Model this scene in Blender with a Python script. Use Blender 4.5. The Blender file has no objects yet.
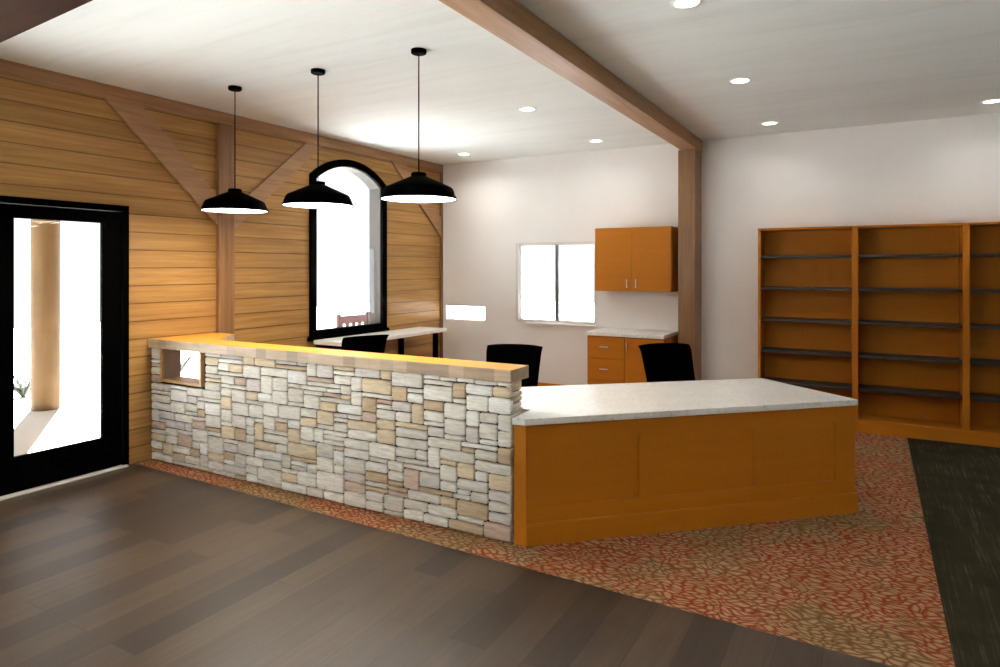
import bpy, bmesh, math, random
from mathutils import Vector, Matrix

# ------------------------------------------------------------------ camera, sky, sun, exposure
S = bpy.context.scene
COL = S.collection
cam_d = bpy.data.cameras.new('camera')
cam = bpy.data.objects.new('camera', cam_d)
COL.objects.link(cam)
cam.location = (0, 0, 1.65)
cam.rotation_euler = (math.radians(90), 0, math.radians(29.5))
cam_d.sensor_width = 36.0
cam_d.lens = 657 / 1000 * 36.0
cam_d.shift_y = -65.5 / 1000
cam_d.clip_start = 0.05
S.camera = cam

world = bpy.data.worlds.new('sky')
S.world = world
world.use_nodes = True
wn = world.node_tree
bg = wn.nodes['Background']
SKY = 0.65
bg.inputs['Color'].default_value = (0.90, 0.96, 1.0, 1)
bg.inputs['Strength'].default_value = SKY

sun_d = bpy.data.lights.new('sun', 'SUN')
sun = bpy.data.objects.new('sun', sun_d)
COL.objects.link(sun)
SUN_EL, SUN_AZ = math.radians(42), (-0.84, 0.545)
sdir = Vector((SUN_AZ[0] * math.cos(SUN_EL), SUN_AZ[1] * math.cos(SUN_EL), math.sin(SUN_EL))).normalized()
sun.rotation_euler = sdir.to_track_quat('Z', 'Y').to_euler()
sun.location = (-9, 9, 8)
sun_d.energy = 70.0
sun_d.angle = math.radians(0.6)
sun_d.color = (0.95, 0.98, 1.0)

S.view_settings.view_transform = 'Standard'
S.view_settings.look = 'None'
S.view_settings.gamma = 1
S.view_settings.use_curve_mapping = False
S.view_settings.exposure = 1.42
S.cycles.max_bounces = 10
S.cycles.diffuse_bounces = 6
S.cycles.sample_clamp_indirect = 8
S.cycles.caustics_reflective = False
S.cycles.caustics_refractive = False

PEND_W, DOWN_W, OFFICE_W = 6.0, 1.0, 1.2        # watts of the lamps
WARM = (1.0, 0.90, 0.76)

# room measures (metres)
XL, YB, ZC = -5.422, 7.863, 3.141    # left wall face, back wall face, ceiling
XR, YF = 3.6, -3.2                   # right wall, wall behind the camera
WT = 0.2                             # wall thickness
CAPZ = 1.043

def portal(name, loc, rot, sx, sy):
    d = bpy.data.lights.new(name, 'AREA')
    d.shape = 'RECTANGLE'; d.size = sx; d.size_y = sy
    d.cycles.is_portal = True
    o = bpy.data.objects.new(name, d); COL.objects.link(o)
    o.location = loc; o.rotation_euler = rot

H90 = math.pi / 2
# daylight portals in the openings (they only guide sampling of the sky)
portal('door_portal', (XL - WT - .03, 2.72, 1.15), (0, -H90, 0), 1.75, .63)
portal('arched_window_portal', (XL - WT - .03, 5.945, 1.9), (0, -H90, 0), 1.95, 1.2)
portal('added_window_left_portal', (XL - WT - .03, -.5, 1.4), (0, -H90, 0), 2.6, 4.7)
portal('added_window_front_portal', (-4.05, YF - WT - .03, 1.4), (H90, 0, 0), 1.9, 2.55)
portal('office_window_portal', (-3.63, YB + WT + .03, 1.46), (-H90, 0, 0), 1.1, 1.05)

# ------------------------------------------------------------------ helpers
def tag(o, label=None, cat=None, group=None, kind=None):
    if label: o['label'] = label
    if cat: o['category'] = cat
    if group: o['group'] = group
    if kind: o['kind'] = kind
    return o

def empty(name, loc=(0, 0, 0), rz=0, label=None, cat=None, group=None):
    o = bpy.data.objects.new(name, None)
    COL.objects.link(o)
    o.location = loc
    o.rotation_euler = (0, 0, rz)
    o.empty_display_size = .1
    return tag(o, label, cat, group)

def copy_tree(o, parent=None):
    c = o.copy(); COL.objects.link(c)
    c.parent = parent
    for ch in list(o.children):
        copy_tree(ch, c)
    return c

class MB:
    """collects shapes into one mesh"""
    def __init__(s):
        s.bm = bmesh.new()
    def _new(s, verts, faces):
        vs = [s.bm.verts.new(v) for v in verts]
        out = []
        for f in faces:
            try: out.append(s.bm.faces.new([vs[i] for i in f]))
            except ValueError: pass
        return vs, out
    def box(s, a, b, bevel=0, seg=2):
        x0, y0, z0 = [min(p, q) for p, q in zip(a, b)]
        x1, y1, z1 = [max(p, q) for p, q in zip(a, b)]
        V = [(x0,y0,z0),(x1,y0,z0),(x1,y1,z0),(x0,y1,z0),(x0,y0,z1),(x1,y0,z1),(x1,y1,z1),(x0,y1,z1)]
        Fc = [(0,3,2,1),(4,5,6,7),(0,1,5,4),(1,2,6,5),(2,3,7,6),(3,0,4,7)]
        vs, fs = s._new(V, Fc)
        if bevel:
            es = set(e for f in fs for e in f.edges)
            bmesh.ops.bevel(s.bm, geom=list(es), offset=bevel, segments=seg, profile=.5, affect='EDGES')
        return s
    def prism(s, pts, d, bevel=0, seg=2):
        """pts: planar polygon of 3-D points, extruded by vector d"""
        n = len(pts); d = Vector(d)
        V = [Vector(p) for p in pts] + [Vector(p) + d for p in pts]
        Fc = [tuple(range(n))[::-1], tuple(range(n, 2*n))] + [(i, (i+1) % n, n+(i+1) % n, n+i) for i in range(n)]
        vs, fs = s._new(V, Fc)
        if bevel:
            es = set(e for f in fs for e in f.edges)
            bmesh.ops.bevel(s.bm, geom=list(es), offset=bevel, segments=seg, profile=.5, affect='EDGES')
        return s
    def lathe(s, prof, c=(0, 0, 0), n=40, cap=True):
        """prof: (r, z) rings around the vertical axis"""
        rings = []
        for r, z in prof:
            rings.append([s.bm.verts.new((c[0] + r*math.cos(2*math.pi*i/n), c[1] + r*math.sin(2*math.pi*i/n), c[2] + z)) for i in range(n)])
        for a, b in zip(rings, rings[1:]):
            for i in range(n):
                s.bm.faces.new((a[i], a[(i+1) % n], b[(i+1) % n], b[i]))
        if cap:
            s.bm.faces.new(rings[0][::-1]); s.bm.faces.new(rings[-1])
        return s
    def tube(s, pts, r, n=10, r2=None):
        pts = [Vector(p) for p in pts]
        rings = []
        m = len(pts)
        for k, p in enumerate(pts):
            t = (pts[min(k+1, m-1)] - pts[max(k-1, 0)]).normalized()
            up = Vector((0, 0, 1)) if abs(t.z) < .9 else Vector((1, 0, 0))
            u = t.cross(up).normalized(); v = t.cross(u)
            rr = r if r2 is None else r + (r2 - r) * k / (m - 1)
            rings.append([s.bm.verts.new(p + rr*(math.cos(2*math.pi*i/n)*u + math.sin(2*math.pi*i/n)*v)) for i in range(n)])
        for a, b in zip(rings, rings[1:]):
            for i in range(n):
                s.bm.faces.new((a[i], a[(i+1) % n], b[(i+1) % n], b[i]))
        s.bm.faces.new(rings[0][::-1]); s.bm.faces.new(rings[-1])
        return s
    def plate(s, outer, holes, d):
        """flat polygon with holes extruded by d"""
        d = Vector(d)
        loops = [outer] + list(holes)
        es = []; lv = []
        for L in loops:
            vs = [s.bm.verts.new(p) for p in L]
            lv.append(vs)
            for i in range(len(vs)):
                es.append(s.bm.edges.new((vs[i], vs[(i+1) % len(vs)])))
        r = bmesh.ops.triangle_fill(s.bm, use_beauty=True, use_dissolve=False, edges=es)
        fs = [g for g in r['geom'] if isinstance(g, bmesh.types.BMFace)]
        r = bmesh.ops.extrude_face_region(s.bm, geom=fs)
        bmesh.ops.translate(s.bm, verts=[g for g in r['geom'] if isinstance(g, bmesh.types.BMVert)], vec=d)
        return s
    def build(s, name, mat, parent=None, smooth=None, attr=None):
        bmesh.ops.recalc_face_normals(s.bm, faces=s.bm.faces)
        if smooth is not None:
            for f in s.bm.faces: f.smooth = True
            for e in s.bm.edges:
                if len(e.link_faces) == 2 and e.calc_face_angle(0) > smooth: e.smooth = False
        me = bpy.data.meshes.new(name)
        s.bm.to_mesh(me); s.bm.free()
        for m in (mat if isinstance(mat, (list, tuple)) else [mat]):
            me.materials.append(m)
        o = bpy.data.objects.new(name, me)
        COL.objects.link(o)
        if parent: o.parent = parent
        return o

def struct(o):
    o['kind'] = 'structure'
    return o

# ------------------------------------------------------------------ materials
class NT:
    def __init__(s, name):
        s.m = bpy.data.materials.new(name); s.m.use_nodes = True
        s.t = s.m.node_tree; s.b = s.t.nodes['Principled BSDF']
    def n(s, typ, **kw):
        nd = s.t.nodes.new('ShaderNode' + typ)
        for k, v in kw.items():
            if k.startswith('i_'):
                key = k[2:]
                nd.inputs[int(key) if key.isdigit() else key.replace('_', ' ')].default_value = v
            else: setattr(nd, k, v)
        return nd
    def l(s, a, ao, b, bi):
        s.t.links.new(a.outputs[ao], b.inputs[bi])
    def coords(s, scale=(1, 1, 1), rot=(0, 0, 0), loc=(0, 0, 0)):
        tc = s.n('TexCoord'); mp = s.n('Mapping')
        mp.inputs['Scale'].default_value = scale
        mp.inputs['Rotation'].default_value = rot
        mp.inputs['Location'].default_value = loc
        s.l(tc, 'Object', mp, 'Vector')
        return mp
    def noise(s, mp, scale=5, detail=4, rough=.6, dist=0):
        nd = s.n('TexNoise')
        nd.inputs['Scale'].default_value = scale; nd.inputs['Detail'].default_value = detail
        nd.inputs['Roughness'].default_value = rough; nd.inputs['Distortion'].default_value = dist
        if mp: s.l(mp, 'Vector', nd, 'Vector')
        return nd
    def ramp(s, src, so, stops):
        r = s.n('ValToRGB')
        cr = r.color_ramp
        while len(cr.elements) < len(stops): cr.elements.new(.5)
        for e, (p, c) in zip(cr.elements, stops):
            e.position = p
            e.color = (c, c, c, 1) if isinstance(c, (int, float)) else (*c, 1)
        s.l(src, so, r, 'Fac')
        return r
    def mix(s, fac, a, b, blend='MIX'):
        """fac / a / b: a number, a colour or (node, output)"""
        nd = s.n('Mix', data_type='RGBA', blend_type=blend)
        for idx, v in ((0, fac), (6, a), (7, b)):
            if isinstance(v, tuple) and hasattr(v[0], 'outputs'):
                s.t.links.new(v[0].outputs[v[1]], nd.inputs[idx])
            elif idx == 0: nd.inputs[0].default_value = v
            else: nd.inputs[idx].default_value = (*v, 1)
        return nd
    def math(s, op, a, b=None):
        nd = s.n('Math', operation=op)
        for i, v in enumerate((a, b)):
            if v is None: continue
            if isinstance(v, tuple): s.t.links.new(v[0].outputs[v[1]], nd.inputs[i])
            else: nd.inputs[i].default_value = v
        return nd
    def bump(s, src, so, strength=.2, dist=.01):
        b = s.n('Bump'); b.inputs['Strength'].default_value = strength; b.inputs['Distance'].default_value = dist
        s.l(src, so, b, 'Height'); s.l(b, 'Normal', s.b, 'Normal')
    def out(s, nd, o=2):
        s.t.links.new(nd.outputs[o], s.b.inputs['Base Color'])
    def set(s, rough=.5, spec=.5, metal=0):
        s.b.inputs['Roughness'].default_value = rough
        s.b.inputs['Specular IOR Level'].default_value = spec
        s.b.inputs['Metallic'].default_value = metal
        return s

def plain(name, col, rough=.5, spec=.5, metal=0, var=.06, scale=8, bump=0):
    t = NT(name).set(rough, spec, metal)
    n = t.noise(t.coords(), scale, 3)
    c = t.ramp(n, 'Fac', [(.3, tuple(v*(1-var) for v in col)), (.7, tuple(min(1, v*(1+var)) for v in col))])
    t.out(c, 0)
    if bump: t.bump(n, 'Fac', bump, .005)
    return t.m

def wood(name, dark, light, grain=(40, 2, 40), rough=.45, spec=.4, contrast=.5, bump=.05):
    """grain: mapping scale; the small number is the direction the grain runs along"""
    t = NT(name).set(rough, spec)
    n = t.noise(t.coords(grain), 1, 5, .6, .4)
    c = t.ramp(n, 'Fac', [(.5 - contrast/2, dark), (.5 + contrast/2, light)])
    t.out(c, 0)
    if bump: t.bump(n, 'Fac', bump, .003)
    return t.m

def planks_mat(name, axis_h, pitch, dark, light, groove, grain, rough=.5, off=0.0, gw=.085):
    """boards stacked along axis_h (0,1,2) with a groove between them"""
    t = NT(name).set(rough, .3)
    tc = t.n('TexCoord'); sp = t.n('SeparateXYZ'); t.l(tc, 'Object', sp, 'Vector')
    q = t.math('DIVIDE', (t.math('ADD', (sp, axis_h), off), 0), pitch)
    fr = t.math('FRACT', (q, 0)); fl = t.math('FLOOR', (q, 0))
    wn = t.n('TexWhiteNoise', noise_dimensions='1D'); t.l(fl, 0, wn, 'W')
    mp = t.coords(grain)
    ad = t.n('VectorMath', operation='ADD'); t.l(mp, 'Vector', ad, 0); t.l(wn, 'Color', ad, 1)
    sc = t.n('VectorMath', operation='SCALE'); sc.inputs['Scale'].default_value = 13; t.l(wn, 'Color', sc, 0); t.l(sc, 0, ad, 1)
    n = t.noise(None, 1, 5, .6, .6); t.l(ad, 0, n, 'Vector')
    c = t.ramp(n, 'Fac', [(.28, dark), (.72, light)])
    tint = t.ramp(wn, 'Value', [(0, .84), (1, 1.0)])
    c2 = t.mix(1.0, (c, 0), (tint, 0), 'MULTIPLY')
    g = t.ramp(fr, 0, [(0, 0), (gw, 1)])
    c3 = t.mix((g, 0), groove, (c2, 2))
    t.out(c3)
    hb = t.n('Math', operation='ADD'); t.l(g, 0, hb, 0)
    m2 = t.math('MULTIPLY', (n, 'Fac'), .12); t.l(m2, 0, hb, 1)
    t.bump(hb, 0, .5, .006)
    return t.m

M = {}
M['wall_planks'] = planks_mat('pine_boards', 2, .1515, (.31, .153, .040), (.50, .28, .084), (.09, .038, .010), (30, 1.2, 30), .5, off=.02)
M['white_wall'] = plain('white_paint', (.80, .785, .76), .85, .2, var=.015, scale=3)
M['timber'] = wood('brown_timber', (.26, .135, .055), (.44, .25, .118), (25, 1.5, 25), .5)
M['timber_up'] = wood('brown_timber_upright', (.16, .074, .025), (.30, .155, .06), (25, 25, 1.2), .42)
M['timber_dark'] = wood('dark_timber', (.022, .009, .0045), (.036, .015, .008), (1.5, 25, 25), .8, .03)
M['laminate'] = wood('orange_brown_laminate', (.45, .150, .008), (.50, .173, .011), (1.5, 14, 14), .5, .15, .6, 0)
M['laminate_up'] = wood('orange_brown_laminate_upright', (.45, .150, .008), (.50, .173, .011), (14, 14, 1.5), .5, .15, .6, 0)
M['black'] = plain('black_metal', (.0006, .0006, .0006), .6, .015, var=.02)
M['black_cloth'] = plain('black_cloth', (.0008, .0008, .0009), .95, .01, var=.1, scale=60)
M['chrome'] = plain('brushed_steel', (.62, .60, .57), .3, .5, 1, var=.05)
M['grey_frame'] = plain('grey_aluminium', (.66, .65, .63), .45, .4, var=.03)
M['white_frame'] = plain('white_sill', (.85, .84, .82), .5, .4, var=.02)
M['threshold'] = plain('aluminium_threshold', (.6, .57, .53), .35, .5, .3, var=.04)
M['niche_wood'] = wood('honey_wood', (.42, .22, .07), (.62, .36, .13), (2, 20, 20), .4)
M['niche_side'] = plain('taupe_panel', (.36, .27, .22), .7, .3, var=.03)
M['soffit'] = plain('grey_soffit', (.05, .048, .045), .8, .2, var=.03)
M['lining'] = plain('grey_window_lining', (.075, .072, .066), .8, .1, var=.03)
M['pavement'] = plain('pale_paving', (.50, .495, .485), .9, .1, var=.03, scale=2)
M['gravel'] = plain('pale_gravel', (.60, .60, .58), .95, .1, var=.06, scale=1.5)
M['red_paint'] = plain('faded_red_paint', (.05, .012, .010), .6, .3, var=.08)
M['leaf'] = plain('grey_green_leaf', (.035, .042, .026), .6, .3, var=.2)

# white-washed ceiling boards
t = NT('whitewashed_ceiling').set(.7, .2)
n1 = t.noise(t.coords((.7, 9, 9)), 1, 6, .65, .8)
n2 = t.noise(t.coords((.35, 2.2, 2.2)), 1, 3, .5, .5)
c1 = t.ramp(n1, 'Fac', [(.32, (.71, .74, .71)), (.5, (.80, .845, .825))])
c2 = t.mix(.4, (c1, 0), (t.ramp(n2, 'Fac', [(.35, (.73, .76, .73)), (.6, (.81, .855, .835))]), 0))
t.out(c2); M['ceiling'] = t.m

# grey-brown plank floor, boards along Y
t = NT('grey_brown_floor_boards').set(.40, .5)
mp = t.coords((1, 1, 1), (0, 0, H90))
br = t.n('TexBrick', offset=.37, offset_frequency=2, squash=1)
br.inputs['Color1'].default_value = (0, 0, 0, 1); br.inputs['Color2'].default_value = (1, 1, 1, 1)
br.inputs['Mortar'].default_value = (.5, .5, .5, 1)
br.inputs['Scale'].default_value = 1; br.inputs['Mortar Size'].default_value = .0016
br.inputs['Brick Width'].default_value = 1.22; br.inputs['Row Height'].default_value = .182
t.l(mp, 'Vector', br, 'Vector')
sc = t.n('VectorMath', operation='SCALE'); sc.inputs['Scale'].default_value = 7; t.l(br, 'Color', sc, 0)
mg = t.coords((26, 1.6, 26)); ad = t.n('VectorMath', operation='ADD'); t.l(mg, 'Vector', ad, 0); t.l(sc, 0, ad, 1)
ng = t.noise(None, 1, 6, .65, .7); t.l(ad, 0, ng, 'Vector')
cg = t.ramp(ng, 'Fac', [(.25, (.034, .0205, .0115)), (.75, (.080, .052, .031))])
tt = t.ramp(br, 'Color', [(0, (.42, .40, .385)), (.5, (.9, .88, .85)), (1, (1.35, 1.3, 1.24))])
cm = t.mix(1, (cg, 0), (tt, 0), 'MULTIPLY')
cf = t.mix((br, 'Fac'), (cm, 2), (.012, .009, .007))
t.out(cf)
rr = t.ramp(ng, 'Fac', [(0, .36), (1, .48)]); t.l(rr, 0, t.b, 'Roughness')
inv = t.math('SUBTRACT', 1.0, (br, 'Fac')); t.bump(inv, 0, .25, .003)
M['floor'] = t.m

# patterned carpet: pale cracked-leaf shapes between red and olive veins
t = NT('patterned_carpet').set(.95, .05)
mp = t.coords((1, 1, 1))
nd = t.noise(mp, 5, 2, .5); s2 = t.n('VectorMath', operation='SCALE'); s2.inputs['Scale'].default_value = .16; t.l(nd, 'Color', s2, 0)
ad = t.n('VectorMath', operation='ADD'); t.l(mp, 'Vector', ad, 0); t.l(s2, 0, ad, 1)
st = t.n('Mapping'); st.inputs['Scale'].default_value = (17, 36, 1); st.inputs['Rotation'].default_value = (0, 0, .6); t.l(ad, 0, st, 'Vector')
vo = t.n('TexVoronoi', feature='DISTANCE_TO_EDGE', voronoi_dimensions='2D'); vo.inputs['Scale'].default_value = 1; t.l(st, 0, vo, 'Vector')
vb = t.n('TexVoronoi', feature='DISTANCE_TO_EDGE', voronoi_dimensions='2D'); vb.inputs['Scale'].default_value = 3.4; t.l(ad, 0, vb, 'Vector')
nz = t.noise(mp, 1.7, 3, .6)
vein = t.ramp(nz, 'Fac', [(.40, (.16, .085, .032)), (.53, (.25, .038, .012))])
leaf = t.ramp(t.noise(mp, 3, 2), 'Fac', [(.35, (.36, .22, .10)), (.65, (.43, .265, .15))])
e1 = t.ramp(vo, 'Distance', [(.04, 0), (.3, 1)])
e2 = t.ramp(vb, 'Distance', [(.006, .35), (.03, 1)])
em = t.math('MULTIPLY', (e1, 0), (e2, 0))
c = t.mix((em, 0), (vein, 0), (leaf, 0))
t.out(c); t.bump(t.noise(mp, 300, 1), 'Fac', .3, .004)
M['carpet'] = t.m

# dark olive carpet with pale threads along Y
t = NT('dark_carpet').set(.95, .05)
n1 = t.noise(t.coords((70, 1.6, 1)), 1, 4, .7, .3); n2 = t.noise(t.coords((4, 3, 1)), 1, 3)
th = t.ramp(n1, 'Fac', [(.52, 0), (.68, 1)]); pa = t.ramp(n2, 'Fac', [(.4, .15), (.62, .8)])
k = t.math('MULTIPLY', (th, 0), (pa, 0))
base = t.ramp(n2, 'Fac', [(.3, (.026, .022, .013)), (.7, (.042, .035, .020))])
t.out(t.mix((k, 0), (base, 0), (.13, .11, .07)))
M['dark_carpet'] = t.m

# pale speckled stone worktop
t = NT('speckled_quartz').set(.3, .5)
mp = t.coords()
n1 = t.noise(mp, 38, 5, .75); n2 = t.noise(mp, 7, 4, .6, .8)
c1 = t.ramp(n1, 'Fac', [(.34, (.52, .49, .44)), (.46, (.83, .82, .785)), (.6, (.88, .87, .84))])
c2 = t.mix(.35, (c1, 0), (t.ramp(n2, 'Fac', [(.4, (.76, .74, .69)), (.6, (.88, .87, .84))]), 0))
t.out(c2); M['quartz'] = t.m
M['white_top'] = plain('white_worktop', (.86, .84, .81), .35, .5, var=.02)

# ledge of blocks glued side by side
t = NT('block_ledge').set(.5, .35)
tc = t.n('TexCoord'); sp = t.n('SeparateXYZ'); t.l(tc, 'Object', sp, 'Vector')
q = t.math('DIVIDE', (sp, 0), .11); fl = t.math('FLOOR', (q, 0))
wn_ = t.n('TexWhiteNoise', noise_dimensions='1D'); t.l(fl, 0, wn_, 'W')
ng = t.noise(t.coords((2.5, 30, 30)), 1, 5, .6, .5)
c1 = t.ramp(ng, 'Fac', [(.3, (.42, .30, .19)), (.7, (.62, .47, .32))])
c2 = t.mix(1, (c1, 0), (t.ramp(wn_, 'Value', [(0, (.72, .70, .68)), (.5, (1, .99, .97)), (1, (1.1, 1.1, 1.1))]), 0), 'MULTIPLY')
t.out(c2); M['ledge'] = t.m

M['ledge_top'] = wood('honey_ledge_top', (.58, .25, .028), (.72, .34, .05), (1.5, 22, 22), .35, .4)

# stones: each stone carries its own tint
t = NT('ledge_stone').set(.85, .2)
at = t.n('VertexColor', layer_name='stone_tint')
n1 = t.noise(t.coords((9, 9, 55)), 1, 5, .65, .6); n2 = t.noise(t.coords(), 60, 4, .7)
r1 = t.ramp(n1, 'Fac', [(.3, (.72, .68, .62)), (.6, (1.05, 1.04, 1.02))])
c1 = t.mix(1, (at, 'Color'), (r1, 0), 'MULTIPLY')
t.out(c1)
hs = t.math('ADD', (n1, 'Fac'), (t.math('MULTIPLY', (n2, 'Fac'), .4), 0)); t.bump(hs, 0, .45, .008)
M['stone'] = t.m
M['mortar'] = plain('dark_mortar', (.022, .014, .009), .95, .05, var=.2, scale=40)

# bark-brown porch column
t = NT('porch_column_wood').set(.7, .2)
n1 = t.noise(t.coords((12, 12, 2.5)), 1, 5, .65, .5); n2 = t.noise(t.coords((3, 3, 30)), 1, 4)
c1 = t.ramp(n1, 'Fac', [(.3, (.036, .0165, .003)), (.7, (.080, .042, .010))])
c2 = t.mix(.3, (c1, 0), (t.ramp(n2, 'Fac', [(.3, (.032, .014, .003)), (.7, (.085, .048, .014))]), 0))
t.out(c2); M['column'] = t.m

def emit(name, col, s):
    t = NT(name).set(.4, .3)
    t.b.inputs['Base Color'].default_value = (.8, .8, .8, 1)
    t.b.inputs['Emission Color'].default_value = (*col, 1)
    t.b.inputs['Emission Strength'].default_value = s
    return t.m
M['lamp_glow'] = emit('lamp_diffuser', (1, .95, .88), 4.0)

t = NT('window_glass')
tr = t.n('BsdfTransparent'); gl = t.n('BsdfGlossy'); gl.inputs['Roughness'].default_value = .01
lw = t.n('LayerWeight'); lw.inputs['Blend'].default_value = .25
fm = t.math('MULTIPLY', (lw, 'Fresnel'), .35)
mx = t.n('MixShader'); t.l(fm, 0, mx, 'Fac'); t.l(tr, 0, mx, 1); t.l(gl, 0, mx, 2)
t.l(mx, 0, t.t.nodes['Material Output'], 'Surface')
M['glass'] = t.m

# ------------------------------------------------------------------ the shell
def arch_pts(x, yc, hw, z0, apex, R, n=20):
    """outline in the plane X=x: flat foot, segmental arched head"""
    spring_drop = R - math.sqrt(R*R - hw*hw)
    pts = [(x, yc - hw, z0), (x, yc + hw, z0)]
    a0 = math.asin(hw / R)
    for i in range(n + 1):
        a = a0 - 2*a0*i/n
        pts.append((x, yc + R*math.sin(a), apex - R + R*math.cos(a)))
    return pts

def rect_x(x, y0, y1, z0, z1): return [(x, y0, z0), (x, y1, z0), (x, y1, z1), (x, y0, z1)]
def rect_y(y, x0, x1, z0, z1): return [(x0, y, z0), (x1, y, z0), (x1, y, z1), (x0, y, z1)]

DY0, DY1, DZ1 = 2.19, 3.247, 2.167
AYC, AHW, AZ0, AAP, AR = 5.945, .655, .876, 2.935, 1.0
LW = (3.70, 4.07, .47, .93)          # low window behind the stone counter
EW = (-2.9, 1.9, .06, 2.75)            # unseen glazing beside the camera, added to light the stone and floor
Z1 = ZC + .02
wall = MB()
wall.plate([(XL, YF - WT, 0), (XL, DY0, 0), (XL, DY0, DZ1), (XL, DY1, DZ1), (XL, DY1, 0), (XL, YB + WT, 0), (XL, YB + WT, Z1), (XL, YF - WT, Z1)],
           [arch_pts(XL, AYC, AHW - .01, AZ0 + .01, AAP - .01, AR - .01), rect_x(XL, *LW), rect_x(XL, *EW)], (-WT, 0, 0))
struct(wall.build('wall_left', M['wall_planks']))

OW = (-4.199, -3.061, .925, 1.99)    # office window
SW = (-5.343, -4.689, .91, 1.115)    # small low window
wall = MB()
wall.plate([(XL, YB, 0), (XR, YB, 0), (XR, YB, Z1), (XL, YB, Z1)], [rect_y(YB, *OW), rect_y(YB, *SW)], (0, WT, 0))
struct(wall.build('wall_back', M['white_wall']))
struct(MB().box((XR, YF - WT, 0), (XR + WT, YB + WT, Z1)).build('wall_right', M['white_wall']))
FW = (-5.0, -3.1, .1, 2.7)           # unseen glazing behind the camera, added to bring in daylight
wall = MB()
wall.plate([(XL, YF, 0), (XR, YF, 0), (XR, YF, Z1), (XL, YF, Z1)], [rect_y(YF, *FW)], (0, -WT, 0))
struct(wall.build('wall_front', M['white_wall']))
struct(MB().box((XL - WT, YF - WT, ZC), (XR + WT, YB + WT, ZC + .15)).build('ceiling', M['ceiling']))

BX0, BY0, BX1, BY1 = XL, 3.312, .30, 3.165     # where the boards meet the carpet
T = .05
struct(MB().prism([(XL, YF, 0), (XR, YF, 0), (XR, BY1, 0), (BX1, BY1, 0), (BX0, BY0, 0)], (0, 0, -T)).build('floor', M['floor']))
struct(MB().prism([(BX0, BY0, 0), (BX1, BY1, 0), (BX1, YB, 0), (XL, YB, 0)], (0, 0, -T)).build('floor_carpet', M['carpet']))
struct(MB().prism([(BX1, BY1, 0), (XR, BY1, 0), (XR, YB, 0), (BX1, YB, 0)], (0, 0, -T)).build('floor_dark_carpet', M['dark_carpet']))
struct(MB().box((XL, YB - .016, 0), (-2.93, YB, .13), .004).build('baseboard_back', M['laminate']))
struct(MB().box((-1.735, YB - .016, 0), (-1.065, YB, .13), .004).build('baseboard_right', M['laminate']))

# arched window
w1 = struct(empty('window_1'))
fr = MB(); fr.plate(arch_pts(XL + .03, AYC, AHW, AZ0, AAP, AR), [arch_pts(XL + .03, AYC, AHW - .088, AZ0 + .075, AAP - .085, AR - .085)], (-.032, 0, 0))
fr.build('window_frame', M['black'], w1)
ln = MB(); ln.plate(arch_pts(XL - .004, AYC, AHW - .012, AZ0 + .012, AAP - .012, AR - .012), [arch_pts(XL - .004, AYC, AHW - .075, AZ0 + .06, AAP - .072, AR - .072)], (-WT + .004, 0, 0))
ln.build('jamb_lining', M['lining'], w1)
MB().box((XL - .0, AYC - AHW - .03, AZ0 - .035), (XL + .045, AYC + AHW + .03, AZ0 + .012), .004).build('window_sill', M['black'], w1)
pn = MB(); pn.prism(arch_pts(XL + .012, AYC, AHW - .084, AZ0 + .071, AAP - .081, AR - .081), (-.006, 0, 0)); pn.build('window_pane', M['glass'], w1)

# office window, two sliding sashes
def yframe(mb, x0, x1, z0, z1, y0, y1, w, wl=None):
    wl = wl or w
    mb.box((x0, y0, z0), (x0 + wl, y1, z1)).box((x1 - w, y0, z0), (x1, y1, z1))
    mb.box((x0 + wl, y0, z1 - w), (x1 - w, y1, z1)).box((x0 + wl, y0, z0), (x1 - w, y1, z0 + w))
w2 = struct(empty('window_2'))
fr = MB(); fr.box((OW[0], YB - .012, OW[2]), (OW[0] + .042, YB + .11, OW[3])).box((OW[1] - .008, YB - .012, OW[2]), (OW[1], YB + .11, OW[3]))
fr.box((OW[0] + .042, YB - .012, OW[3] - .03), (OW[1] - .008, YB + .11, OW[3])).box((OW[0] + .042, YB - .012, OW[2]), (OW[1] - .008, YB + .11, OW[2] + .026)); fr.build('window_frame', M['grey_frame'], w2)
for a, b, dy in ((OW[0] + .042, -3.6055, .03), (-3.605, OW[1] - .008, .03)):
    sm = MB(); yframe(sm, a, b, OW[2] + .026, OW[3] - .03, YB + dy, YB + dy + .03, .012); sm.box((b - .027 if a < -4 else a, YB + dy, OW[2] + .03), (b if a < -4 else a + .027, YB + dy + .03, OW[3] - .034)); sh = sm.build('sash', M['grey_frame'], w2)
    MB().box((a + .01, YB + dy + .012, OW[2] + .035), (b - .01, YB + dy + .018, OW[3] - .038)).build('window_pane', M['glass'], sh)
MB().box((-4.02, YB - .05, OW[2] - .022), (OW[1] + .02, YB + .0, OW[2]), .004).build('window_sill', M['white_frame'], w2)

w3 = struct(empty('window_3'))
fr = MB(); yframe(fr, SW[0], SW[1], SW[2], SW[3], YB + .06, YB + .1, .012); fr.build('window_frame', M['white_frame'], w3)
MB().box((SW[0] + .01, YB + .077, SW[2] + .01), (SW[1] - .01, YB + .083, SW[3] - .01)).build('window_pane', M['glass'], w3)

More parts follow.
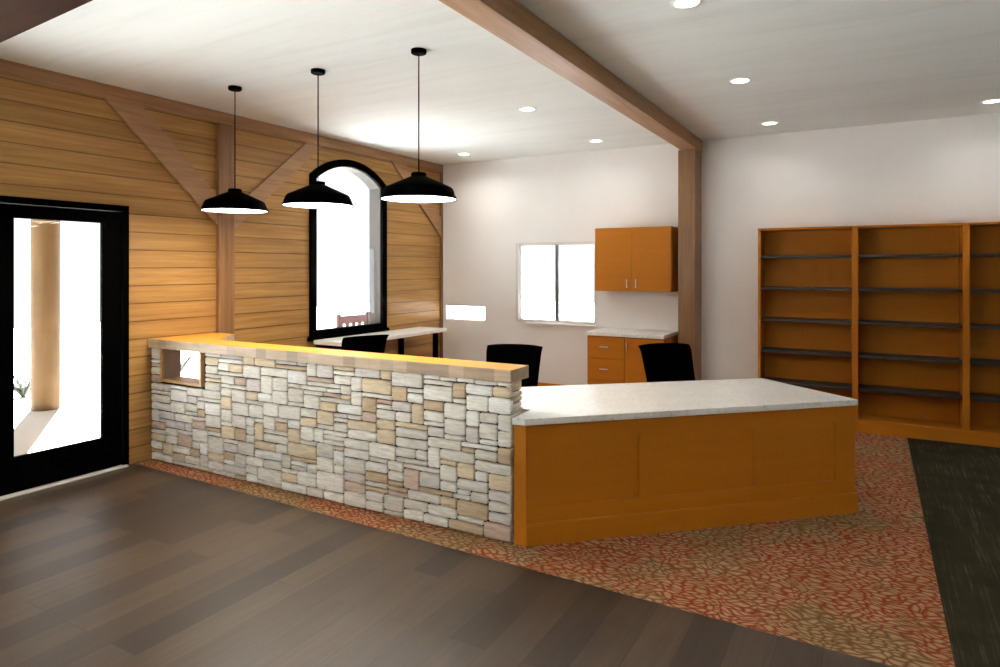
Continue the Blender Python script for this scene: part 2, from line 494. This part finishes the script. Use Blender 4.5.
def xframe(mb, y0, y1, z0, z1, x0, x1, w):
    mb.box((x0, y0, z0), (x1, y0 + w, z1)).box((x0, y1 - w, z0), (x1, y1, z1))
    mb.box((x0, y0 + w, z1 - w), (x1, y1 - w, z1)).box((x0, y0 + w, z0), (x1, y1 - w, z0 + w))
w4 = struct(empty('window_4'))
fr = MB(); xframe(fr, LW[0], LW[1], LW[2], LW[3], XL - .1, XL + .005, .025); fr.build('window_frame', M['niche_wood'], w4)
MB().box((XL - .055, LW[0] + .02, LW[2] + .02), (XL - .049, LW[1] - .02, LW[3] - .02)).build('window_pane', M['glass'], w4)
w5 = struct(empty('added_window_left'))  # out-of-view window, added as a daylight source
fr = MB(); xframe(fr, EW[0], EW[1], EW[2], EW[3], XL - .12, XL + .02, .09)
for y in (-1.3, .1): fr.box((XL - .12, y - .04, EW[2] + .09), (XL + .02, y + .04, EW[3] - .09))
fr.build('window_frame', M['black'], w5)
MB().box((XL - .06, EW[0] + .08, EW[2] + .08), (XL - .054, EW[1] - .08, EW[3] - .08)).build('window_pane', M['glass'], w5)

w6 = struct(empty('added_window_front'))  # added window out of view, brightens stone front and ceiling
fr = MB(); yframe(fr, FW[0], FW[1], FW[2], FW[3], YF - .12, YF + .02, .09)
fr.build('window_frame', M['black'], w6)
MB().box((FW[0] + .08, YF - .06, FW[2] + .08), (FW[1] - .08, YF - .054, FW[3] - .08)).build('window_pane', M['glass'], w6)

# glazed entrance door
d1 = struct(empty('door_1'))
fr = MB(); fr.box((XL - .14, DY0, .0), (XL + .03, DY0 + .05, DZ1)).box((XL - .14, DY1 - .05, .0), (XL + .03, DY1, DZ1)).box((XL - .14, DY0 + .05, DZ1 - .05), (XL + .03, DY1 - .05, DZ1))
fr.build('door_frame', M['black'], d1)
lf = MB()
GY0, GY1, GZ0, GZ1 = 2.41, 3.036, .277, 2.013
lf.plate(rect_x(XL + .012, DY0 + .053, DY1 - .053, .02, DZ1 - .053), [rect_x(XL + .012, GY0, GY1, GZ0, GZ1)], (-.03, 0, 0))
leaf = lf.build('door_leaf', M['black'], d1)
MB().box((XL - .010, GY0 - .01, GZ0 - .01), (XL - .004, GY1 + .01, GZ1 + .01)).build('door_glass', M['glass'], leaf)
MB().box((XL - .14, DY0, .0), (XL + .06, DY1 - .02, .018), .006).build('threshold', M['threshold'], d1)

# ------------------------------------------------------------------ timber frame
tag(MB().box((XL + .001, -2.9, 3.03), (XL + .03, YB - .001, ZC - .001), .004).build('timber_plate', M['timber']),
    'long reddish brown timber plate running along the top of the board wall', 'beam')
tag(MB().box((-1.905, -3.15, 3.0), (-1.722, YB - .001, ZC - .001), .004).build('timber_beam', M['timber']),
    'long brown timber beam crossing the pale ceiling to the office post', 'beam')
tag(MB().box((-1.93, 7.55, 0), (-1.735, YB - .001, 2.999), .006).build('timber_post', M['timber_up']),
    'tall brown timber post under the ceiling beam, beside the wall cabinet', 'post')
tag(MB().box((XL + .001, 4.10, 0), (XL + .055, 4.275, 3.029), .012).build('timber_post', M['timber_up']),
    'brown timber post on the board wall behind the stone counter', 'post')
tag(MB().box((XL + .001, YB - .045, 0), (XL + .03, YB - .002, 3.029), .003).build('timber_post', M['timber_up']),
    'thin brown timber strip in the corner of board wall and white wall', 'post')
def brace4(pts, label):
    return tag(MB().prism([(XL + .001, y, z) for y, z in pts], (.028, 0, 0), .003).build('timber_brace', M['timber']), label, 'brace')
brace4([(4.098, 2.06), (4.098, 2.33), (3.36, 3.029), (3.04, 3.029)], 'diagonal timber brace above the glazed door, leaning left from the post')
brace4([(4.278, 2.22), (5.23, 3.029), (5.47, 3.029), (4.278, 2.02)][::-1], 'diagonal timber brace between the post and the arched window')
brace4([(7.815, 2.10), (7.815, 2.38), (6.98, 3.029), (6.70, 3.029)], 'diagonal timber brace right of the arched window, running into the corner')
# beam over the entrance, a little askew to the room
p = [(-5.40, 1.955, 2.95), (1.2, 1.49, 2.95), (1.2, 1.19, 2.95), (-5.40, 1.655, 2.95)]
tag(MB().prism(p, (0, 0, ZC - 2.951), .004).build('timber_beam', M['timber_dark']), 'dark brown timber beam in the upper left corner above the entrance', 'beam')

# ------------------------------------------------------------------ stone counter
NX0, NX1, NZ0, NZ1 = -5.24, -4.752, .708, .966       # the opening through the stone
SX0, SX1, SY0, SY1, SZ1 = XL + .006, -1.877, 3.451, 3.60, .965
random.seed(7)
counter = empty('stone_counter', (0, 0, 0), 0, 'long stone faced counter with a wooden ledge on top, left of the white desk', 'counter')

def stone_layout(W, H, blocked=lambda i, j: False):
    """random ashlar: cells of 2.45 cm filled with stones of mixed size"""
    U = [[False]*H for _ in range(W)]
    for i in range(W):
        for j in range(H):
            if blocked(i, j): U[i][j] = True
    out = []
    for j in range(H):
        i = 0
        while i < W:
            if U[i][j]: i += 1; continue
            h = random.choices((1, 2, 3, 4), (26, 38, 28, 2))[0]
            w = random.choice((4, 5, 5, 6, 6, 7, 8)) if h > 1 else random.randint(4, 9)
            if h >= 3: w = random.choice((3, 4, 5, 5, 6, 7))
            h = min(h, H - j)
            k = 0
            while k < w and i + k < W and not U[i + k][j]: k += 1
            w = k
            # do not leave slivers
            m = 0
            while i + w + m < W and not U[i + w + m][j]: m += 1
            if 0 < m < 3: w += m
            while h > 1 and any(U[i + a][j + b] for a in range(w) for b in range(h)): h -= 1
            for a in range(w):
                for b in range(h): U[i + a][j + b] = True
            out.append((i, j, w, h)); i += w
    return out

def stones(name, W, H, to3d, cell, parent, blocked=lambda i, j: False):
    bm = bmesh.new()
    lay = bm.loops.layers.float_color.new('stone_tint')
    tints = [((.80, .77, .71), 34), ((.72, .68, .62), 22), ((.68, .63, .60), 12), ((.72, .60, .43), 14), ((.56, .43, .29), 11), ((.86, .85, .82), 12), ((.60, .46, .38), 5)]
    for i, j, w, h in stone_layout(W, H, blocked):
        g = .0036
        x0, x1, z0, z1 = i*cell + g, (i + w)*cell - g, j*cell + g, (j + h)*cell - g
        jt = lambda s: random.uniform(-s, s)
        c = .25 * min(x1 - x0, z1 - z0)
        k = min(.010, c)
        xm, zm = (x0 + x1)/2 + jt(.02), (z0 + z1)/2
        sl = jt(.004)
        P = [(x0 + k, z0), (xm, z0 + jt(.003)), (x1 - k, z0), (x1, z0 + k*.8), (x1 + jt(.002), zm), (x1, z1 - k*.8), (x1 - k, z1), (xm, z1 + jt(.003)), (x0 + k, z1), (x0, z1 - k*.8), (x0 + jt(.002), zm), (x0, z0 + k*.8)]
        P = [(a, b + sl*((a - x0)/(x1 - x0) - .5)) for a, b in P]
        cx, cz = (x0 + x1)/2, (z0 + z1)/2
        d = random.uniform(.0, .005)
        def ring(depth, inset):
            r = []
            for a, b in P:
                fa = max(0, 1 - inset/((x1 - x0)/2)); fb = max(0, 1 - inset/((z1 - z0)/2))
                r.append(bm.verts.new(to3d(cx + (a - cx)*fa, cz + (b - cz)*fb, depth)))
            return r
        rings = [ring(-.03, 0), ring(d - .007, 0), ring(d - .002, .002), ring(d, .006)]
        base, _ = random.choices(tints, [q for _, q in tints])[0]
        f0 = random.uniform(1.02, 1.2)
        colr = (*[min(1, v*f0) for v in base], 1)
        fs = []
        for A, B in zip(rings, rings[1:]):
            for q in range(12): fs.append(bm.faces.new((A[q], A[(q+1) % 12], B[(q+1) % 12], B[q])))
        fs.append(bm.faces.new(rings[-1])); fs.append(bm.faces.new(rings[0][::-1]))
        for f in fs:
            for L in f.loops: L[lay] = colr
    mb = MB(); mb.bm.free(); mb.bm = bm
    return mb.build(name, M['stone'], parent, smooth=.9)

cell = .0322
NW, NH = int((SX1 - SX0)/cell), int(SZ1/cell)
cx_, cz_ = (SX1 - SX0)/NW, SZ1/NH
b0, b1, bz = (NX0 - .03 - SX0)/cx_, (NX1 + .03 - SX0)/cx_, (NZ0 - .028)/cz_
sw = stones('stonework', NW, NH, lambda a, b, d: (SX0 + a*cx_/cell, SY0 + .004 - d, b*cz_/cell), cell, counter,
            lambda i, j: b0 - .5 < i + .5 < b1 + .5 and j + .5 > bz)
ew = stones('stonework', 5, NH, lambda a, b, d: (SX1 - .006 + d, SY0 + .006 + a*(SY1 - SY0)/(5*cell), b*cz_/cell), cell, counter)
core = MB()
y0, y1 = SY0 + .022, SY1
core.box((SX0, y0, 0), (NX0 - .022, y1, SZ1)).box((NX1 + .022, y0, 0), (SX1 - .022, y1, SZ1)).box((NX0 - .022, y0, 0), (NX1 + .022, y1, NZ0 - .022))
core.build('mortar_core', M['mortar'], counter)
# wooden lining of the opening
nf = MB()
nf.box((NX0 - .022, SY0 - .012, NZ0 - .022), (NX1 + .022, SY1 + .01, NZ0)).box((NX1, SY0 - .012, NZ0), (NX1 + .022, SY1 + .01, NZ1)).box((NX0 - .022, SY0 - .012, NZ0), (NX0 - .002, SY1 + .01, NZ1))
op = nf.build('opening_frame', M['niche_wood'], counter)
MB().box((NX0 - .002, SY0 + .012, NZ0 + .001), (NX0 + .004, SY1 + .01, NZ1 - .001)).build('side_panel', M['niche_side'], op)
# ledge with a short return along the board wall
lp = [(XL + .003, SY0 - .022), (-1.862, SY0 - .022), (-1.862, 3.658), (-4.80, 3.658), (-5.10, 4.06), (XL + .003, 4.06)]
ledge = MB().prism([(x, y, SZ1 + .001) for x, y in lp], (0, 0, CAPZ - SZ1 - .001), .004).build('ledge', [M['ledge'], M['ledge_top']], counter)
for f in ledge.data.polygons:
    if f.normal.z > .9: f.material_index = 1

# ------------------------------------------------------------------ angled reception desk
A, B = Vector((-1.785, 3.468)), Vector((-.092, 5.052))
u = (B - A).normalized(); nrm = Vector((u.y, -u.x))       # along the face, out of the face
L = (B - A).length
v = -nrm
desk = empty('reception_desk', (A.x, A.y, 0), math.atan2(u.y, u.x), 'orange brown panelled desk base standing at an angle beside the stone counter', 'desk')
BZ, DEP = .72, .86
# local frame: x along the face, y into the desk
def on_u(x, y): q = A + u*x + v*y; return q
body = MB()
inv = Matrix.Rotation(-math.atan2(u.y, u.x), 4, 'Z') @ Matrix.Translation((-A.x, -A.y, 0))
loc = lambda x, y, z: inv @ Vector((x, y, z))
body.prism([(.012, .022, 0), (L, .022, 0), (L, DEP, 0), (.0, DEP, 0), loc(-1.862, 3.66, 0)], (0, 0, BZ - .001))
body.build('carcass', M['laminate'], desk)
stile = MB()
def rail(x0, x1, z0, z1): stile.box((x0, .009, z0), (x1, .0215, z1))
panels = [(.094, .735), (.816, 1.545), (1.60, 2.16)]
PZ0, PZ1 = .222, .615
rail(0, panels[0][0], .126, BZ - .001)
rail(panels[0][1], panels[1][0], .126, BZ - .001); rail(panels[1][1], panels[2][0], .126, BZ - .001); rail(panels[2][1], L, .126, BZ - .001)
for a, b in panels: rail(a, b, .126, PZ0); rail(a, b, PZ1, BZ - .001)
stile.build('panel_frame', M['laminate'], desk)
MB().box((-.0, -.014, 0), (L + .004, .021, .13), .003).build('plinth', M['laminate'], desk)
# stub that closes the gap to the stone counter
MB().prism([loc(-1.862, 3.462, .0), loc(A.x, A.y, .0), loc(A.x - .01, A.y + .024, .0), loc(-1.862, 3.59, .0)], (0, 0, BZ - .001)).build('end_panel', M['laminate_up'], desk)
TZ = .76
top = [(-1.859, 3.43), (-1.778, 3.438), (-.078, 5.062), (-.775, 5.668), (-2.273, 4.362), (-3.02, 3.69), (-1.859, 3.69)]
desk_top = tag(MB().prism([(x, y, BZ) for x, y in top], (0, 0, TZ - BZ), .004).build('desk_worktop', M['quartz']),
    'large pale speckled stone worktop on the angled orange brown desk', 'worktop')

# ------------------------------------------------------------------ office cupboards
def handle_v(x, y, z0, z1, parent):
    MB().tube([(x, y - .028, z0), (x, y - .028, z1)], .006, 8).tube([(x, y, z0 + .012), (x, y - .028, z0 + .012)], .004, 6).tube([(x, y, z1 - .012), (x, y - .028, z1 - .012)], .004, 6).build('handle', M['chrome'], parent)
def handle_h(x0, x1, y, z, parent):
    MB().tube([(x0, y - .028, z), (x1, y - .028, z)], .006, 8).tube([(x0 + .012, y, z), (x0 + .012, y - .028, z)], .004, 6).tube([(x1 - .012, y, z), (x1 - .012, y - .028, z)], .004, 6).build('handle', M['chrome'], parent)

BC0, BC1, BCY = -2.925, -2.012, 7.26
bc = empty('base_cabinet', (0, 0, 0), 0, 'orange brown base cabinet with drawers under a pale worktop at the back wall', 'cabinet')
MB().box((BC0, BCY + .02, .09), (BC1, YB - .002, .858)).box((BC0 + .01, BCY + .07, 0), (BC1 - .01, YB - .01, .09)).build('carcass', M['laminate'], bc)
xm = (BC0 + BC1)/2 - .0
for z0, z1 in ((.60, .85), (.345, .592), (.10, .337)):
    d = MB().box((BC0 + .003, BCY, z0), (xm - .003, BCY + .019, z1), .002).build('drawer', M['laminate'], bc)
    zc = z1 - .117
    handle_h(BC0 + .165, BC0 + .265, BCY, zc, d)
d = MB().box((xm + .003, BCY, .10), (BC1 - .003, BCY + .019, .85), .002).build('door', M['laminate'], bc)
handle_v(xm + .035, BCY, .70, .80, d)
tag(MB().box((BC0 - .012, BCY - .02, .8585), (BC1 + .006, YB - .002, .90), .004).build('cabinet_worktop', M['quartz']),
    'narrow pale worktop on the base cabinet below the office window', 'worktop')
WC0, WC1, WCY = -2.922, -1.998, 7.50
wc = empty('wall_cabinet', (0, 0, 1.373), 0, 'orange brown wall cabinet with two doors hung beside the office window', 'cabinet')
Z0 = 1.373
MB().box((WC0, WCY + .02, 0), (WC1, YB - .002, .757)).build('carcass', M['laminate'], wc)
xm = (WC0 + WC1)/2
for a, b, hx in ((WC0 + .002, xm - .002, xm - .055), (xm + .002, WC1 - .002, xm + .055)):
    d = MB().box((a, WCY, .002), (b, WCY + .019, .755), .002).build('door', M['laminate'], wc)
    handle_v(hx, WCY, .045, .145, d)

# ------------------------------------------------------------------ bookcase
KX0, KY0, KZ = -1.065, 7.517, 2.075
bays = 3
KXS = (-1.065, -.173, .747, 1.667)
KX1 = KXS[-1] + .053
bk = empty('bookcase', (0, 0, 0), 0, 'tall orange brown bookcase of wide bays with empty dark shelves along the white wall', 'bookcase')
MB().box((KX0, YB - .02, .0), (KX1, YB - .003, KZ - .02)).build('back_panel', M['laminate'], bk)
for k in range(bays + 1):
    x = KXS[k]
    w = .026 if k in (0,) else .053
    x0 = x if k == 0 else x + 0
    MB().box((x0, KY0, .0), (x0 + w, YB - .021, KZ - .022), .002).build('side_panel' if k in (0, bays) else 'divider', M['laminate_up'], bk)
MB().box((KX0 - .002, KY0 - .004, KZ - .0215), (KX1 + .002, YB - .003, KZ), .002).build('top_panel', M['laminate'], bk)
for k in range(bays):
    x0 = KXS[k] + (.0265 if k == 0 else .0535); x1 = KXS[k + 1] - .0005
    if k == 0: MB().box((KX0 - .001, KY0 - .008, 0), (KX1 + .001, KY0 - .0005, .13), .002).build('plinth', M['laminate'], bk)
    MB().box((x0, KY0 + .004, .10), (x1, YB - .021, .128)).build('bottom_panel', M['laminate'], bk)
    for z in (.435, .772, 1.109, 1.447, 1.785):
        MB().box((x0, KY0 + .03, z - .028), (x1, YB - .0215, z), .002).build('shelf', M.get('shelf') or M.setdefault('shelf', plain('dark_grey_shelf', (.045, .04, .034), .5, .4, var=.25, scale=40)), bk)

# ------------------------------------------------------------------ worktop under the arched window
wd = empty('window_desk', (0, 0, 0), 0, 'white wall desk with thin black supports under the arched window', 'desk')
MB().box((XL + .047, 5.31, .806), (-4.925, 7.265, .85), .004).build('desk_top', M['white_top'], wd)
for y in (5.36, 6.42, 7.15):
    MB().box((XL + .05, y - .02, .775), (-5.0, y + .02, .805)).build('bracket', M['black'], wd)
    if y > 6: MB().box((-5.055, y - .025, .0), (-5.0, y + .025, .775)).build('leg', M['black'], wd)

# ------------------------------------------------------------------ office chairs
def make_chair():
    r = empty('office_chair')
    # local: the sitter faces -Y, backrest at +Y
    base = MB()
    for k in range(5):
        a = 2*math.pi*k/5 + .3
        base.tube([(0, 0, .105), (.29*math.cos(a), .29*math.sin(a), .072)], .021, 8, .014)
    base.lathe([(.035, .075), (.04, .09), (.035, .13)], n=20)
    b = base.build('base', M['black'], r, .6)
    for k in range(5):
        a = 2*math.pi*k/5 + .3
        c = Vector((.29*math.cos(a), .29*math.sin(a), .03))
        t_ = Vector((-math.sin(a), math.cos(a), 0))
        w = MB()
        for s in (-1, 1):
            w.tube([c + t_*s*.008, c + t_*s*.024], .03, 14)
        w.tube([c + Vector((0, 0, .005)), c + Vector((0, 0, .06))], .008, 8)
        w.build('caster', M['black'], b, .6)
    MB().lathe([(.024, .12), (.024, .3), (.016, .3), (.016, .41)], n=16).build('gas_lift', M['black'], r, .6)
    seat = MB().box((-.245, -.25, .42), (.245, .23, .49), .028, 4).box((-.12, -.12, .395), (.12, .12, .425), .006)
    seat.build('seat', M['black_cloth'], r, .7)
    # backrest: curved shell, wings towards the sitter, top rolled away
    bm = bmesh.new()
    nu, nv = 18, 16
    def P(i, j, off):
        s = -1 + 2*i/nu; q = j/nv
        hw = .245 + .02*q**1.5
        z = .53 + .40*q - .012*abs(s)**3*q
        y =   .20 + .13*q - .05*s*s + (.03*((q - .86)/.14)**2 if q > .86 else 0)
        # rounded lower corners
        if q < .12: hw *= .90 + .10*math.sqrt(q/.12)
        return Vector((hw*s, y + off, z))
    gr = [[[bm.verts.new(P(i, j, off)) for j in range(nv + 1)] for i in range(nu + 1)] for off in (0, .028)]
    for i in range(nu):
        for j in range(nv):
            bm.faces.new((gr[0][i][j], gr[0][i+1][j], gr[0][i+1][j+1], gr[0][i][j+1]))
            bm.faces.new((gr[1][i][j], gr[1][i][j+1], gr[1][i+1][j+1], gr[1][i+1][j]))
    for i in range(nu):
        for j in (0, nv): bm.faces.new((gr[0][i][j], gr[0][i+1][j], gr[1][i+1][j], gr[1][i][j]))
    for j in range(nv):
        for i in (0, nu): bm.faces.new((gr[0][i][j], gr[0][i][j+1], gr[1][i][j+1], gr[1][i][j]))
    mb = MB(); mb.bm.free(); mb.bm = bm
    mb.build('backrest', M['black_cloth'], r, .8)
    MB().tube([(0, .05, .41), (0, .22, .405), (0, .275, .47), (0, .29, .66)], .022, 10).build('back_support', M['black'], r, .6)
    return r
GCH = 'black office chairs behind the counters'
ch = make_chair()
tag(ch, 'black office chair with its back to the room at the white wall desk', 'chair', GCH)
def place(o, px, py, rz):
    """px, py: where the top of the backrest stands"""
    q = Matrix.Rotation(rz, 3, 'Z') @ Vector((0, .31, 0))
    o.location = (px - q.x, py - q.y, 0); o.rotation_euler = (0, 0, rz)
place(ch, -4.73, 5.44, math.radians(-112))
c2 = copy_tree(ch); place(c2, -2.91, 5.42, math.radians(14)); tag(c2, 'black office chair seen just past the right end of the stone counter', 'chair', GCH)
c3 = copy_tree(ch); place(c3, -1.71, 6.19, math.radians(46)); tag(c3, 'black office chair in front of the base cabinet, behind the pale worktop', 'chair', GCH)

# ------------------------------------------------------------------ lamps
PZ = 2.117
def make_pendant():
    r = empty('pendant_lamp')
    MB().lathe([(.02, ZC - .030), (.046, ZC - .030), (.053, ZC - .024), (.053, ZC - .001)], n=32).build('canopy', M['black'], r, .6)
    MB().tube([(0, 0, 2.28), (0, 0, ZC - .029)], .0045, 8).build('cord', M['black'], r)
    s = MB()
    prof = [(.012, 2.300), (.048, 2.300), (.053, 2.294), (.053, 2.276), (.075, 2.266), (.222, 2.200), (.234, 2.188), (.263, PZ)]
    inner = [(.258, PZ), (.229, 2.184), (.217, 2.194), (.07, 2.260), (.012, 2.264)]
    s.lathe(prof + inner, n=56, cap=False)
    s.build('lamp_shade', M['black'], r, .5)
    MB().lathe([(.253, PZ + .004), (.2535, PZ + .010), (.01, PZ + .012)], n=48).build('diffuser', M['lamp_glow'], r, .5)
    return r
GP = 'row of black pendant lamps above the stone counter'
pl = make_pendant()
PXS = (-4.561, -3.629, -2.692)
PLAB = ('black pendant lamp hanging in front of the timber post, farthest left of the row',
        'black pendant lamp hanging in front of the arched window, middle of the row',
        'black pendant lamp nearest the office corner, right end of the row')
for k, x in enumerate(PXS):
    o = pl if k == 0 else copy_tree(pl)
    o.location = (x, 3.632, 0); tag(o, PLAB[k], 'pendant lamp', GP)
    d = bpy.data.lights.new('pendant_light', 'AREA'); d.shape = 'DISK'; d.size = .46; d.energy = PEND_W; d.color = WARM
    lo = bpy.data.objects.new('pendant_light', d); COL.objects.link(lo); lo.location = (x, 3.632, PZ - .004)

def make_down():
    r = empty('downlight')
    MB().lathe([(.086, -.001), (.086, -.005), (.068, -.008), (.066, -.002)], n=36, cap=False).build('trim_ring', M['white_frame'], r, .6)
    MB().lathe([(.0665, -.0035), (.02, -.0045)], n=36).build('lens', M['lamp_glow'], r)
    return r
GD = 'round downlights in the ceiling'
dl = make_down()
DL = [(-4.637, 5.48, 'round recessed ceiling light above the wall desk, near the board wall'),
      (-4.637, 7.24, 'round recessed ceiling light in the back corner beside the board wall'),
      (-2.805, 5.48, 'round recessed ceiling light right of the nearest pendant cord'),
      (-2.805, 7.24, 'round recessed ceiling light above the office window wall, left of the beam'),
      (-.903, 3.72, 'round recessed ceiling light cut by the top edge, right of the beam'),
      (-.91, 5.48, 'round recessed ceiling light right of the beam, second from the white wall'),
      (-.913, 7.24, 'round recessed ceiling light right of the beam, close to the white wall'),
      (.935, 7.262, 'round recessed ceiling light above the bookcase at the right edge')]
for k, (x, y, lab) in enumerate(DL):
    o = dl if k == 0 else copy_tree(dl)
    o.location = (x, y, ZC); tag(o, lab, 'ceiling light', GD)
    d = bpy.data.lights.new('downlight_light', 'AREA'); d.shape = 'DISK'; d.size = .12; d.energy = 2.4 if x < -4 else OFFICE_W if x < -2 else DOWN_W; d.color = (1, .96, .92); d.spread = math.radians(150)
    lo = bpy.data.objects.new('downlight_light', d); COL.objects.link(lo); lo.location = (x, y, ZC - .012)

# ------------------------------------------------------------------ outside
XO = XL - WT
struct(MB().box((-9.4, -8, -.12), (XO + .2, 14, -.02)).build('ground_pavement', M['pavement']))
struct(MB().box((-21, -14, -.3), (-9.4, 30, -.05)).build('ground_gravel', M['gravel']))
struct(MB().box((-9.4, 14, -.3), (6, 24, -.05)).build('ground_yard', M['gravel']))
struct(MB().box((-9.4, 1.7, 3.2), (XO, 9.05, 3.4)).build('ceiling_porch', M['soffit']))
struct(MB().box((XO + .2, -9, -.12), (4.5, YF - WT, -.02)).build('ground_forecourt', M['pavement']))
struct(MB().box((XO, YB + WT, 2.62), (XR, YB + WT + .9, 2.75)).build('sun_blocker_back', M['soffit']))  # unseen overhang, added to keep sun off the cabinet worktop
pc = empty('porch_column', (-8.53, 4.13, -.02), 0, 'round honey brown wooden porch column standing outside the glazed door', 'column')
MB().lathe([(.147, 0), (.147, 2.28)], n=40).build('shaft', M['column'], pc, .6)
MB().lathe([(.152, 2.281), (.155, 2.30), (.155, 3.219)], n=40).build('capital', M['niche_side'], pc, .6)

def plant(x, y, label, n=16, h=.35):
    bm = MB()
    rnd = random.Random(x*10 + y)
    for k in range(n):
        a = 2*math.pi*k/n + rnd.uniform(-.2, .2); l = h*rnd.uniform(.6, 1.1); o = rnd.uniform(.3, .85)
        pts = [Vector((0, 0, 0)) + Vector((math.cos(a)*l*o*s, math.sin(a)*l*o*s, l*(s - .35*o*s*s))) for s in (0, .35, .7, 1)]
        bm.tube(pts, .02, 5, .003)
    o = bm.build('yucca_plant', M['leaf']); o.location = (x, y, -.05 if x < -9.4 else -.02)
    return tag(o, label, 'plant')
plant(-9.75, 4.45, 'small spiky grey green plant outside, left of the porch column', 18, .40)
plant(-9.7, 6.65, 'small spiky plant outside, seen through the stone counter opening', 14, .5)

# red slatted garden bench beyond the arched window
rc = empty('garden_bench', (-7.6, 8.42, -.02), math.radians(-90), 'faded red slatted garden bench outside the arched window', 'bench')
MB().box((-.36, -.02, .74), (.36, .02, .88), .008).build('back_rail', M['red_paint'], rc)
MB().box((-.36, -.02, .44), (.36, .02, .52), .008).build('back_rail', M['red_paint'], rc)
for k in range(5):
    x = -.30 + k*.15
    MB().box((x - .045, -.012, .52), (x + .045, .012, .74), .004).build('slat', M['red_paint'], rc)
for s in (-1, 1):
    MB().box((s*.36 - .03, -.03, 0), (s*.36 + .03, .03, .92), .006).build('leg', M['red_paint'], rc)
    MB().box((s*.36 - .03, .47, 0), (s*.36 + .03, .53, .62), .006).build('leg', M['red_paint'], rc)
    MB().box((s*.36 - .035, .03, .6), (s*.36 + .035, .54, .635), .006).build('armrest', M['red_paint'], rc)
MB().box((-.39, .0, .40), (.39, .53, .44), .006).build('seat', M['red_paint'], rc)
